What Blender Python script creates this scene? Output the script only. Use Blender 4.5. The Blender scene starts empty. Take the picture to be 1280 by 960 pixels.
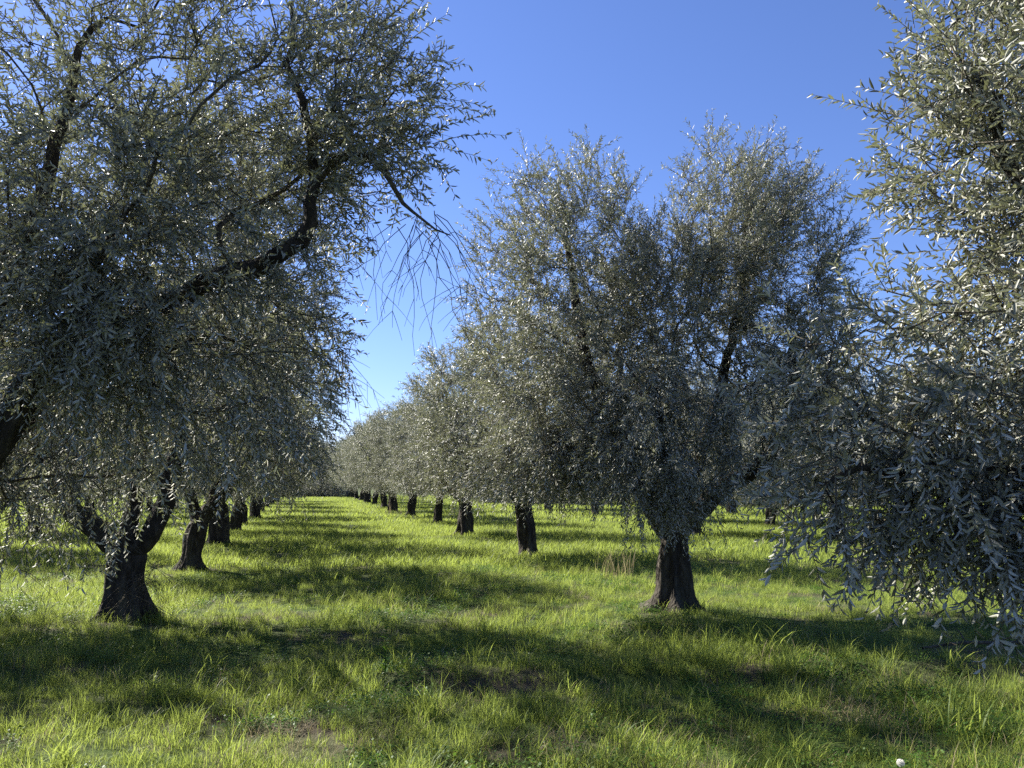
import bpy, math, random
import numpy as np
from mathutils import Vector, Matrix, noise, Quaternion

R = math.radians
scene = bpy.context.scene
col = scene.collection

# ------------------------------------------------------------------ camera
cam_d = bpy.data.cameras.new('camera')
cam = bpy.data.objects.new('camera', cam_d)
col.objects.link(cam)
cam.location = (0, 0, 1.6)
cam.rotation_euler = (R(90 + 6.88), 0, 0)
cam_d.sensor_width = 36
cam_d.lens = 36 * 1036 / 1280
cam_d.clip_end = 2000
cam_d.clip_start = 0.05
scene.camera = cam

# ------------------------------------------------------------------ sky, sun, exposure
SUN_AZ, SUN_EL = -55.0, 38.5          # azimuth from +Y towards +X, elevation
world = bpy.data.worlds.new('World')
scene.world = world
world.use_nodes = True
wn = world.node_tree.nodes
bg = wn['Background']
sky = wn.new('ShaderNodeTexSky')
sky.sky_type = 'NISHITA'
sky.sun_disc = False
sky.sun_elevation = R(SUN_EL)
sky.sun_rotation = R(SUN_AZ % 360)
sky.altitude = 0
sky.air_density = 1.0
sky.dust_density = 0.2
sky.ozone_density = 8.0
tint_node = wn.new('ShaderNodeMix')
tint_node.data_type = 'RGBA'
tint_node.blend_type = 'MULTIPLY'
tint_node.inputs[0].default_value = 1.0
tint_node.inputs[7].default_value = (1.0, .90, 1.06, 1)      # the camera's bluer white balance for the whole sky
world.node_tree.links.new(sky.outputs[0], tint_node.inputs[6])
world.node_tree.links.new(tint_node.outputs[2], bg.inputs[0])
bg.inputs[1].default_value = 0.050

sd = Vector((math.sin(R(SUN_AZ)) * math.cos(R(SUN_EL)), math.cos(R(SUN_AZ)) * math.cos(R(SUN_EL)), math.sin(R(SUN_EL))))
sun_d = bpy.data.lights.new('sun', 'SUN')
sun_d.energy = 5.0
sun_d.angle = R(0.53)
sun_d.color = (1.0, 0.95, 0.86)
sun = bpy.data.objects.new('sun', sun_d)
sun.rotation_euler = sd.to_track_quat('Z', 'Y').to_euler()
sun.location = sd * 60
col.objects.link(sun)

vs = scene.view_settings
vs.view_transform = 'Standard'
vs.look = 'None'
vs.gamma = 1
vs.use_curve_mapping = False
vs.exposure = 1.88
scene.cycles.max_bounces = 3
scene.cycles.diffuse_bounces = 2
scene.cycles.glossy_bounces = 2
scene.cycles.transmission_bounces = 4
scene.cycles.use_denoising = False
scene.cycles.sample_clamp_indirect = 4

# ------------------------------------------------------------------ materials
def new_mat(name):
    m = bpy.data.materials.new(name)
    m.use_nodes = True
    nt = m.node_tree
    for n in list(nt.nodes):
        nt.nodes.remove(n)
    out = nt.nodes.new('ShaderNodeOutputMaterial')
    return m, nt, out

def node(nt, t, **kw):
    n = nt.nodes.new(t)
    for k, v in kw.items():
        if k.startswith('i_'):
            n.inputs[k[2:].replace('_', ' ')].default_value = v
        else:
            setattr(n, k, v)
    return n

def mixrgb(nt, a, b, f, blend='MIX'):
    n = nt.nodes.new('ShaderNodeMix')
    n.data_type = 'RGBA'
    n.blend_type = blend
    for s, v in ((6, a), (7, b), (0, f)):
        if hasattr(v, 'links') or isinstance(v, bpy.types.NodeSocket):
            nt.links.new(v, n.inputs[s])
        else:
            n.inputs[s].default_value = v if s == 0 else (*v, 1)
    return n.outputs[2]

def ramp(nt, sock, stops):
    n = nt.nodes.new('ShaderNodeValToRGB')
    els = n.color_ramp.elements
    while len(els) < len(stops):
        els.new(0.5)
    for e, (p, c) in zip(els, stops):
        e.position = p
        e.color = (*c, 1)
    nt.links.new(sock, n.inputs[0])
    return n.outputs[0]

def leaf_material():
    m, nt, out = new_mat('olive_leaf')
    geo = node(nt, 'ShaderNodeNewGeometry')
    at = node(nt, 'ShaderNodeAttribute', attribute_name='tint')
    up = ramp(nt, at.outputs['Fac'], [(0, (.082, .086, .068)), (.5, (.190, .194, .155)), (.9, (.285, .285, .225)), (1, (.28, .24, .11))])
    dn = ramp(nt, at.outputs['Fac'], [(0, (.31, .312, .262)), (.5, (.40, .402, .34)), (1, (.48, .475, .39))])
    c = mixrgb(nt, up, dn, geo.outputs['Backfacing'])
    pb = node(nt, 'ShaderNodeBsdfPrincipled')
    nt.links.new(c, pb.inputs['Base Color'])
    rr = node(nt, 'ShaderNodeMapRange')
    rr.inputs[3].default_value = 0.52
    rr.inputs[4].default_value = 0.70
    nt.links.new(geo.outputs['Backfacing'], rr.inputs[0])
    nt.links.new(rr.outputs[0], pb.inputs['Roughness'])
    pb.inputs['Specular IOR Level'].default_value = 0.5
    tr = node(nt, 'ShaderNodeBsdfTranslucent')
    tr.inputs[0].default_value = (.26, .28, .12, 1)
    mx = node(nt, 'ShaderNodeMixShader')
    mx.inputs[0].default_value = 0.15
    nt.links.new(pb.outputs[0], mx.inputs[1])
    nt.links.new(tr.outputs[0], mx.inputs[2])
    nt.links.new(mx.outputs[0], out.inputs[0])
    return m

def bark_material(name, dark, mid, pale, scale):
    m, nt, out = new_mat(name)
    tc = node(nt, 'ShaderNodeTexCoord')
    mp = node(nt, 'ShaderNodeMapping')
    mp.inputs['Scale'].default_value = (scale, scale, scale * .35)
    nt.links.new(tc.outputs['Object'], mp.inputs[0])
    n1 = node(nt, 'ShaderNodeTexNoise', i_Scale=4.0, i_Detail=8.0, i_Roughness=.65)
    nt.links.new(mp.outputs[0], n1.inputs['Vector'])
    v = node(nt, 'ShaderNodeTexVoronoi', feature='DISTANCE_TO_EDGE', i_Scale=6.0)
    nt.links.new(mp.outputs[0], v.inputs['Vector'])
    c = ramp(nt, n1.outputs[0], [(.25, dark), (.5, mid), (.75, pale)])
    n2 = node(nt, 'ShaderNodeTexNoise', i_Scale=.9, i_Detail=3.0)
    nt.links.new(mp.outputs[0], n2.inputs['Vector'])
    lich = ramp(nt, n2.outputs[0], [(.55, (0, 0, 0)), (.7, (1, 1, 1))])
    c = mixrgb(nt, c, (.075, .072, .05), lich)
    pb = node(nt, 'ShaderNodeBsdfPrincipled', i_Roughness=.9)
    pb.inputs['Specular IOR Level'].default_value = .15
    nt.links.new(c, pb.inputs['Base Color'])
    mlt = node(nt, 'ShaderNodeMath', operation='MULTIPLY_ADD')
    nt.links.new(n1.outputs[0], mlt.inputs[0])
    mlt.inputs[1].default_value = .8
    nt.links.new(v.outputs[0], mlt.inputs[2])
    b = node(nt, 'ShaderNodeBump', i_Strength=1.0, i_Distance=.06)
    nt.links.new(mlt.outputs[0], b.inputs['Height'])
    nt.links.new(b.outputs[0], pb.inputs['Normal'])
    nt.links.new(pb.outputs[0], out.inputs[0])
    return m

def plant_material(name, stops, trans, tfac=.42, rough=.5, noise_scale=.35, world_mix=(.165, .195, .055)):
    m, nt, out = new_mat(name)
    oi = node(nt, 'ShaderNodeObjectInfo')
    geo = node(nt, 'ShaderNodeNewGeometry')
    at = node(nt, 'ShaderNodeAttribute', attribute_name='tint')
    n = node(nt, 'ShaderNodeTexNoise', i_Scale=noise_scale, i_Detail=3.0)
    nt.links.new(geo.outputs['Position'], n.inputs['Vector'])
    add = node(nt, 'ShaderNodeMath', operation='MULTIPLY_ADD')
    nt.links.new(oi.outputs['Random'], add.inputs[0])
    add.inputs[1].default_value = .35
    nt.links.new(at.outputs['Fac'], add.inputs[2])
    c = ramp(nt, add.outputs[0], stops)
    w = ramp(nt, n.outputs[0], [(.52, (0, 0, 0)), (.72, (.75, .75, .75))])
    c = mixrgb(nt, c, world_mix, w)
    pb = node(nt, 'ShaderNodeBsdfPrincipled', i_Roughness=rough)
    pb.inputs['Specular IOR Level'].default_value = .15
    nt.links.new(c, pb.inputs['Base Color'])
    tr = node(nt, 'ShaderNodeBsdfTranslucent')
    tc = mixrgb(nt, c, trans, .6)
    nt.links.new(tc, tr.inputs[0])
    mx = node(nt, 'ShaderNodeMixShader')
    mx.inputs[0].default_value = tfac
    nt.links.new(pb.outputs[0], mx.inputs[1])
    nt.links.new(tr.outputs[0], mx.inputs[2])
    nt.links.new(mx.outputs[0], out.inputs[0])
    return m

def ground_material():
    m, nt, out = new_mat('meadow_soil')
    geo = node(nt, 'ShaderNodeNewGeometry')
    n1 = node(nt, 'ShaderNodeTexNoise', i_Scale=.8, i_Detail=6.0)
    n2 = node(nt, 'ShaderNodeTexNoise', i_Scale=14.0, i_Detail=8.0, i_Roughness=.7)
    for n in (n1, n2):
        nt.links.new(geo.outputs['Position'], n.inputs['Vector'])
    soil = ramp(nt, n2.outputs[0], [(.3, (.035, .028, .02)), (.55, (.075, .062, .045)), (.8, (.15, .13, .10))])
    moss = ramp(nt, n2.outputs[0], [(.3, (.03, .05, .012)), (.7, (.075, .105, .025))])
    f = ramp(nt, n1.outputs[0], [(.35, (0, 0, 0)), (.55, (1, 1, 1))])
    c = mixrgb(nt, soil, moss, f)
    pb = node(nt, 'ShaderNodeBsdfPrincipled', i_Roughness=.95)
    pb.inputs['Specular IOR Level'].default_value = .1
    nt.links.new(c, pb.inputs['Base Color'])
    b = node(nt, 'ShaderNodeBump', i_Strength=.8, i_Distance=.05)
    nt.links.new(n2.outputs[0], b.inputs['Height'])
    nt.links.new(b.outputs[0], pb.inputs['Normal'])
    nt.links.new(pb.outputs[0], out.inputs[0])
    return m

M_LEAF = leaf_material()
M_BARK = bark_material('olive_bark', (.014, .012, .009), (.040, .034, .027), (.105, .093, .075), 3.0)
M_TWIG = bark_material('olive_twig_bark', (.07, .06, .043), (.15, .13, .095), (.26, .23, .17), 9.0)
M_GRASS = plant_material('meadow_grass', [(0, (.052, .094, .018)), (.5, (.096, .145, .029)), (.85, (.155, .195, .05)), (1, (.25, .24, .10))], (.46, .55, .10), tfac=.5)
M_HERB = plant_material('meadow_herb', [(0, (.035, .085, .012)), (1, (.075, .14, .025))], (.16, .30, .03), tfac=.35)
M_STRAW = plant_material('dry_straw', [(0, (.26, .20, .11)), (1, (.40, .33, .20))], (.45, .38, .2), tfac=.3, world_mix=(.32, .27, .16))
M_GROUND = ground_material()
def simple_mat(name, c, rough=.8):
    m, nt, out = new_mat(name)
    n = node(nt, 'ShaderNodeTexNoise', i_Scale=60.0, i_Detail=3.0)
    cc = ramp(nt, n.outputs[0], [(.3, tuple(x * .75 for x in c)), (.7, c)])
    pb = node(nt, 'ShaderNodeBsdfPrincipled', i_Roughness=rough)
    nt.links.new(cc, pb.inputs['Base Color'])
    nt.links.new(pb.outputs[0], out.inputs[0])
    return m
M_PUFF = simple_mat('seed_fluff', (.75, .73, .68))

# ------------------------------------------------------------------ mesh helpers
def mesh_np(name, verts, faces, mat=None, tint=None, smooth=False):
    """verts (n,3); faces (m,k) of one size, or a list of such arrays."""
    fl = faces if isinstance(faces, list) else [faces]
    fl = [np.asarray(f, dtype=np.int32) for f in fl if len(f)]
    me = bpy.data.meshes.new(name)
    me.vertices.add(len(verts))
    me.vertices.foreach_set('co', np.asarray(verts, dtype=np.float32).ravel())
    loops = np.concatenate([f.ravel() for f in fl])
    sizes = np.concatenate([np.full(len(f), f.shape[1], dtype=np.int32) for f in fl])
    starts = np.concatenate([[0], np.cumsum(sizes)[:-1]]).astype(np.int32)
    me.loops.add(len(loops))
    me.loops.foreach_set('vertex_index', loops)
    me.polygons.add(len(sizes))
    me.polygons.foreach_set('loop_start', starts)
    me.polygons.foreach_set('loop_total', sizes)
    if smooth:
        me.polygons.foreach_set('use_smooth', np.ones(len(sizes), dtype=bool))
    if tint is not None:
        a = me.attributes.new('tint', 'FLOAT', 'FACE')
        a.data.foreach_set('value', np.asarray(tint, dtype=np.float32))
    me.update(calc_edges=True)
    me.validate()
    if mat:
        me.materials.append(mat)
    return me

def obj(name, me, parent=None, kind=None, label=None):
    o = bpy.data.objects.new(name, me)
    col.objects.link(o)
    if parent:
        o.parent = parent
    if kind:
        o['kind'] = kind
    if label:
        o['label'] = label
    return o

def tag(o, label, cat, group=None):
    o['label'] = label
    o['category'] = cat
    if group:
        o['group'] = group
    return o

def unit(v):
    return v / np.maximum(np.linalg.norm(v, axis=-1, keepdims=True), 1e-9)

def catmull(pts, step):
    pts = [np.array(p, float) for p in pts]
    P = [2 * pts[0] - pts[1]] + pts + [2 * pts[-1] - pts[-2]]
    out = [pts[0]]
    for i in range(1, len(P) - 2):
        L = np.linalg.norm(P[i + 1] - P[i])
        n = max(1, int(round(L / step)))
        for k in range(1, n + 1):
            t = k / n
            a, b, c, d = P[i - 1], P[i], P[i + 1], P[i + 2]
            out.append(.5 * ((2 * b) + (c - a) * t + (2 * a - 5 * b + 4 * c - d) * t * t + (3 * b - a - 3 * c + d) * t ** 3))
    return np.array(out)

def tube_arrays(P, rad, sides, off, knob=0.0, seed=0, cap=True):
    """returns verts, quads, tris for a tube along P with rad per point"""
    P = np.asarray(P, float)
    n = len(P)
    T = np.gradient(P, axis=0)
    T = unit(T)
    ref = np.array([0.31, 0.95, 0.05]) if abs(T[0][2]) > .5 else np.array([0, 0, 1.0])
    U = unit(np.cross(T, ref))
    V = np.cross(T, U)
    ang = np.arange(sides) * 2 * math.pi / sides
    rr = np.repeat(np.asarray(rad, float)[:, None], sides, axis=1)
    if knob:
        for i in range(n):
            for j in range(sides):
                d = U[i] * math.cos(ang[j]) + V[i] * math.sin(ang[j])
                q = Vector((d[0] * 1.3 + seed, d[1] * 1.3, d[2] * 1.3 + i * .11))
                q2 = Vector((d[0] * 3.1 + seed, d[1] * 3.1, i * .23))
                rr[i, j] *= 1 + knob * (noise.noise(q) * 1.0 + noise.noise(q2) * .55 + noise.noise(Vector((d[0] * 6.5, d[1] * 6.5 + seed, i * .16))) * .35)
    ring = P[:, None, :] + rr[:, :, None] * (U[:, None, :] * np.cos(ang)[None, :, None] + V[:, None, :] * np.sin(ang)[None, :, None])
    verts = ring.reshape(-1, 3)
    i = np.arange(n - 1)[:, None] * sides
    j = np.arange(sides)[None, :]
    j2 = (j + 1) % sides
    q = np.stack([i + j, i + j2, i + sides + j2, i + sides + j], axis=-1).reshape(-1, 4) + off
    tris = np.zeros((0, 3), int)
    if cap:
        tip = P[-1] + T[-1] * rad[-1] * .6
        verts = np.vstack([verts, tip])
        k = off + n * sides
        b = off + (n - 1) * sides
        tris = np.array([[b + a, b + (a + 1) % sides, k] for a in range(sides)])
    return verts, q, tris

def tubes_mesh(name, items, mat, smooth=True):
    vs_, qs, ts, off = [], [], [], 0
    for (P, rad, sides, knob, seed) in items:
        v, q, t = tube_arrays(P, rad, sides, off, knob, seed)
        vs_.append(v); qs.append(q); ts.append(t)
        off += len(v)
    return mesh_np(name, np.vstack(vs_), [np.vstack(qs), np.vstack(ts)], mat, smooth=smooth)

# ------------------------------------------------------------------ olive trees
class Skeleton:
    def __init__(self):
        self.pos, self.par, self.path, self.ok, self.limb, self.rmin = [], [], [], [], [], []
    def add(self, p, par, ok=True, rmin=0.0):
        self.pos.append(np.array(p, float))
        self.par.append(par)
        self.path.append(0 if par < 0 else self.path[par] + np.linalg.norm(self.pos[-1] - self.pos[par]))
        self.ok.append(ok)
        self.rmin.append(rmin)
        return len(self.pos) - 1

def make_tree(seed, trunk, limbs, lobes, r_trunk, flare, shoots=9, leaves=28, leaf_len=.062, leaf_w=.0145,
              shoot_len=(.24, .46), near=False, stub=None, droop=.38, low=1.4, high=4.6):
    """trunk: points; limbs: list of (start_point_index_from_top, points, r0, r1); lobes: (centre, radii, n)."""
    rng = np.random.default_rng(seed)
    sk = Skeleton()
    tp = catmull(trunk, .10)
    prev = -1
    for p in tp:
        prev = sk.add(p, prev, ok=False)
    n_trunk = len(tp)
    top = prev
    sk.ok[top] = True
    limb_ids = {}
    for (start, pts, r0, r1) in limbs:
        if start == 'top':
            s = top
        else:                       # nearest existing node to that point
            s = int(np.argmin([np.linalg.norm(np.array(start) - q) for q in sk.pos]))
        lp = catmull([sk.pos[s]] + [np.array(p) for p in pts], .14)
        k = s
        for a, p in enumerate(lp[1:], 1):
            jit = rng.normal(0, .017, 3)
            f = a / (len(lp) - 1)
            k = sk.add(p + jit, k, rmin=r0 + (r1 - r0) * f)
    # targets in the crown volume, spread evenly
    tg = []
    for (c, r, n) in lobes:
        c, r = np.array(c, float), np.array(r, float)
        cand = unit(rng.normal(size=(n * 7, 3))) * (rng.uniform(.12, 1, (n * 7, 1)) ** (1 / 2.2))
        cand = c + cand * r
        pick = [cand[0]]
        dm = np.linalg.norm(cand - cand[0], axis=1)
        for _ in range(n - 1):
            i = int(np.argmax(dm * rng.uniform(.6, 1, len(dm))))
            pick.append(cand[i])
            dm = np.minimum(dm, np.linalg.norm(cand - cand[i], axis=1))
        tg += pick
    tg = np.array(tg)
    fork = sk.pos[top]
    tg = tg[np.argsort(np.linalg.norm(tg - fork, axis=1))]
    cap = len(tg) * 14 + len(sk.pos)
    A = np.zeros((cap, 3)); L = np.zeros(cap); OK = np.zeros(cap, bool)
    n0 = len(sk.pos)
    A[:n0] = sk.pos; L[:n0] = sk.path; OK[:n0] = sk.ok
    ends = []
    for t in tg:
        n0 = len(sk.pos)
        d = np.linalg.norm(A[:n0] - t, axis=1)
        cost = d + .32 * L[:n0] + np.where(OK[:n0], 0, 99) + np.where(A[:n0, 2] > t[2] + .5, .3, 0)
        s = int(np.argmin(cost))
        a = A[s]
        dist = d[s]
        par = sk.par[s]
        dirp = unit(a - A[par]) if par >= 0 else np.array([0, 0, 1.0])
        ctrl = a + dirp * dist * .35 + np.array([0, 0, dist * .10]) + rng.normal(0, .06 * dist, 3)
        nseg = int(max(2, min(12, round(dist / .14))))
        k = s
        for q in range(1, nseg + 1):
            u = q / nseg
            p = (1 - u) ** 2 * a + 2 * u * (1 - u) * ctrl + u * u * t + (rng.normal(0, .012, 3) if q < nseg else 0)
            k = sk.add(p, k)
            A[k] = p; L[k] = sk.path[k]; OK[k] = True
        ends.append(k)
    N = len(sk.pos)
    pos = np.array(sk.pos); par = np.array(sk.par)
    kids = [[] for _ in range(N)]
    for i in range(N):
        if par[i] >= 0:
            kids[par[i]].append(i)
    cnt = np.zeros(N)
    for i in range(N - 1, -1, -1):
        cnt[i] = max(1, cnt[i]) if not kids[i] else sum(cnt[c] for c in kids[i])
    e = math.log(max(2, len(tg))) / math.log(r_trunk / .0035)
    rad = .0035 * cnt ** (1 / e)
    rad = np.maximum(rad, np.array(sk.rmin))
    # trunk radii with buttress flare
    h = tp[:, 2] - tp[0, 2]
    base_r = r_trunk * (1 + flare * np.exp(-h / .11) - .08 * h / max(h[-1], .1)) * (1 + .06 * np.sin(h * 9 + seed))
    rad[:n_trunk] = base_r
    # chains
    chains = []
    todo = []
    for i in range(n_trunk):
        for c in kids[i]:
            if c >= n_trunk:
                todo.append((i, c))
    while todo:
        a, c = todo.pop()
        ch = [a, c]
        while kids[ch[-1]]:
            ks = sorted(kids[ch[-1]], key=lambda q: -rad[q])
            for q in ks[1:]:
                todo.append((ch[-1], q))
            ch.append(ks[0])
        r = rad[ch].copy()
        r[0] = min(r[0], r[1] * 1.25)
        chains.append((ch, r))
    parts = {'limb': [], 'twig': []}
    for ch, r in chains:
        if r[1] > .028:
            parts['limb'].append((pos[ch], r))
        else:
            parts['twig'].append((pos[ch], np.maximum(r, .0028), 5 if r[1] > .010 else 4, 0, 0))
    out = {'trunk': None, 'limbs': [], 'twigs': None, 'crown': None}
    # trunk: extended below ground, rounded at the head
    tP = np.vstack([tp[0] - [0, 0, .12], tp, tp[-1] + [0, 0, .07], tp[-1] + [0, 0, .12]])
    tR = np.concatenate([[base_r[0] * 1.12], base_r, [base_r[-1] * .78, base_r[-1] * .4]])
    tv, tq, tt = tube_arrays(tP, tR, 40, 0, knob=.30, seed=seed * 3.7)
    # root flare lobes
    hh = np.clip(tv[:, 2] - tp[0, 2], 0, 2)
    c0 = tp[0]
    ang = np.arctan2(tv[:, 1] - c0[1], tv[:, 0] - c0[0])
    amp = np.exp(-hh / .20) * .26 + .10
    fac = 1 + amp * (np.sin(ang * 5 + seed + hh * 2.6) * .8 + np.sin(ang * 7 + seed * 2) * .4)
    tv[:, :2] = c0[:2] + (tv[:, :2] - c0[:2]) * fac[:, None]
    out['trunk'] = mesh_np('trunk', tv, [tq, tt], M_BARK, smooth=True)
    for a, (P, r) in enumerate(parts['limb']):
        out['limbs'].append(tubes_mesh('limb', [(P, r, 14 if r[1] > .05 else 8, .30 if r[1] > .05 else .14, seed + a * 5.1)], M_BARK))
    if stub:
        for (P, r0, r1) in stub:
            q = catmull(P, .06)
            out['limbs'].append(tubes_mesh('limb', [(q, np.linspace(r0, r1, len(q)), 14, .2, seed + 50)], M_BARK))
    # shoots
    centre = np.average([l[0] for l in lobes], axis=0, weights=[l[2] for l in lobes])
    sites, clump_t = [], []
    for k in ends:
        chain = [k]
        while len(chain) < 4 and par[chain[-1]] >= n_trunk:
            chain.append(par[chain[-1]])
        nk = max(2, int(round(shoots * rng.uniform(.35, 1.65))))
        clump_t.extend([rng.normal(0, .13)] * nk)
        for s in range(nk):
            sites.append(chain[min(int(rng.integers(0, 4)), len(chain) - 1)] if s > 1 else k)
    sites = np.array(sites)
    p0 = pos[sites] + rng.normal(0, .035, (len(sites), 3))
    outw = unit(p0 - centre)
    hf = np.clip((p0[:, 2] - low) / (high - low), 0, 1)
    d0 = unit(rng.normal(size=p0.shape) * .75 + outw * .75 + np.stack([0 * hf, 0 * hf, (hf - .35) * .8], -1))
    Ls = rng.uniform(*shoot_len, len(sites)) * (1 + .1 * hf)
    dr = droop * (1.15 - hf) * rng.uniform(.5, 1.3, len(sites))
    # shoot stems
    def spt(t):
        return p0 + d0 * (Ls * t)[:, None] - np.stack([0 * dr, 0 * dr, dr * Ls * t * t], -1)
    nS = len(sites)
    ts = [np.full(nS, q) for q in (0, .35, .7, 1.0)]
    ctr = np.stack([spt(t) for t in ts], 1)                   # nS,4,3
    tan0 = unit(ctr[:, 3] - ctr[:, 0])
    u = unit(np.cross(tan0, np.array([.3, .2, 1.0])))
    w = np.cross(tan0, u)
    rr = np.array([.0026, .0022, .0017, .0009]) * (1.0 if near else 1.2)
    off3 = np.stack([u, -.5 * u + .87 * w, -.5 * u - .87 * w], 1)   # nS,3,3
    sv = (ctr[:, :, None, :] + off3[:, None, :, :] * rr[None, :, None, None]).reshape(-1, 3)
    base = np.arange(nS)[:, None, None] * 12
    i = np.arange(3)[None, :, None] * 3
    j = np.arange(3)[None, None, :]
    j2 = (j + 1) % 3
    sq = np.stack([base + i + j, base + i + j2, base + i + 3 + j2, base + i + 3 + j], -1).reshape(-1, 4)
    vs_, qs, ts_, off = [sv], [sq], [], len(sv)
    for (P, r, sides, kn, sd_) in parts['twig']:
        v, q, t = tube_arrays(P, r, sides, off)
        vs_.append(v); qs.append(q); ts_.append(t); off += len(v)
    out['twigs'] = mesh_np('twigs', np.vstack(vs_), [np.vstack(qs)] + ([np.vstack(ts_)] if ts_ else []), M_TWIG, smooth=True)
    # leaves
    k = leaves
    t = (np.arange(k) // 2 + .5) / (k / 2)
    t = .10 + .90 * t[None, :] + rng.uniform(-.02, .02, (nS, k))
    dens = rng.uniform(0, 1, (nS, k)) < rng.uniform(.6, 1.0, (nS, 1))
    tt_ = t[..., None]
    lp = p0[:, None, :] + d0[:, None, :] * (Ls[:, None, None] * tt_)
    lp[..., 2] -= (dr * Ls)[:, None] * t * t
    tang = d0[:, None, :] * np.ones_like(tt_)
    tang = tang.copy()
    tang[..., 2] -= 2 * dr[:, None] * t
    tang = unit(tang)
    roll = (np.arange(k) // 2) * (math.pi / 2) + (np.arange(k) % 2) * math.pi
    roll = roll[None, :] + rng.uniform(0, 6.28, (nS, 1)) + rng.normal(0, .35, (nS, k))
    u = unit(np.cross(tang, np.array([.3, .2, 1.0])))
    w = np.cross(tang, u)
    side = u * np.cos(roll)[..., None] + w * np.sin(roll)[..., None]
    opening = rng.uniform(.45, 1.15, (nS, k))[..., None]
    ld = unit(tang * np.cos(opening) + side * np.sin(opening) + np.array([0, 0, -.12]))
    nrm = unit(tang * np.sin(opening) - side * np.cos(opening) + np.array([0, 0, .25]) + rng.normal(0, .5, ld.shape))
    wd = unit(np.cross(nrm, ld))
    nrm = np.cross(ld, wd)
    ll = leaf_len * rng.uniform(.48, 1.25, (nS, k)) * (1.0 - .35 * np.clip(t - .8, 0, 1) * 5 * .5)
    lw = leaf_w * rng.uniform(.75, 1.15, (nS, k))
    tint = np.clip(rng.normal(.42, .2, (nS, k)) + rng.normal(0, .10, (nS, 1)) + np.array(clump_t)[:, None], 0, .93)
    tint = np.where(rng.uniform(0, 1, tint.shape) < .006, 1.0, tint)
    sel = dens
    lp, ld, wd, nrm, ll, lw, tint = lp[sel], ld[sel], wd[sel], nrm[sel], ll[sel][:, None], lw[sel][:, None], tint[sel]
    out['leafdata'] = (lp, ld, wd, nrm, ll, lw, tint)
    return out

def leaf_mesh(data, near):
    lp, ld, wd, nrm, ll, lw, tint = data
    n = len(lp)
    fold = .22
    if near:
        bend = -.10
        v = np.stack([lp,
                      lp + ld * ll * .30 + wd * lw * .46 + nrm * lw * fold,
                      lp + ld * ll * .68 + wd * lw * .40 + nrm * (lw * fold + ll * bend * .4),
                      lp + ld * ll + nrm * ll * bend,
                      lp + ld * ll * .68 - wd * lw * .40 + nrm * (lw * fold + ll * bend * .4),
                      lp + ld * ll * .30 - wd * lw * .46 + nrm * lw * fold], 1)
        b = np.arange(n)[:, None] * 6
        # wound so that the face normal looks along nrm
        f = np.stack([b + np.array([0, 3, 2, 1]), b + np.array([0, 5, 4, 3])], 1).reshape(-1, 4)
        return mesh_np('crown', v.reshape(-1, 3), f, M_LEAF, np.repeat(tint, 2))
    v = np.stack([lp, lp + ld * ll * .48 + wd * lw * .5 + nrm * lw * fold, lp + ld * ll, lp + ld * ll * .48 - wd * lw * .5 + nrm * lw * fold], 1)
    b = np.arange(n)[:, None] * 4
    f = np.stack([b + np.array([0, 2, 1]), b + np.array([0, 3, 2])], 1).reshape(-1, 3)
    return mesh_np('crown', v.reshape(-1, 3), f, M_LEAF, np.repeat(tint, 2))

def single_leaf_mesh():
    """one curved lance-shaped leaf, unit length along +Y, unit width along X, upper side +Z"""
    st = [(0, .05), (.12, .30), (.32, .48), (.55, .48), (.78, .30), (1, .0)]
    v, f = [], []
    for (t, w) in st:
        z = -.10 * t * t
        v += [(-w, t, z + .05 * (w > .1)), (0, t, z), (w, t, z + .05 * (w > .1))]
    for i in range(len(st) - 1):
        a = i * 3
        f += [(a, a + 1, a + 4, a + 3), (a + 1, a + 2, a + 5, a + 4)]
    return v, f

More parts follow.
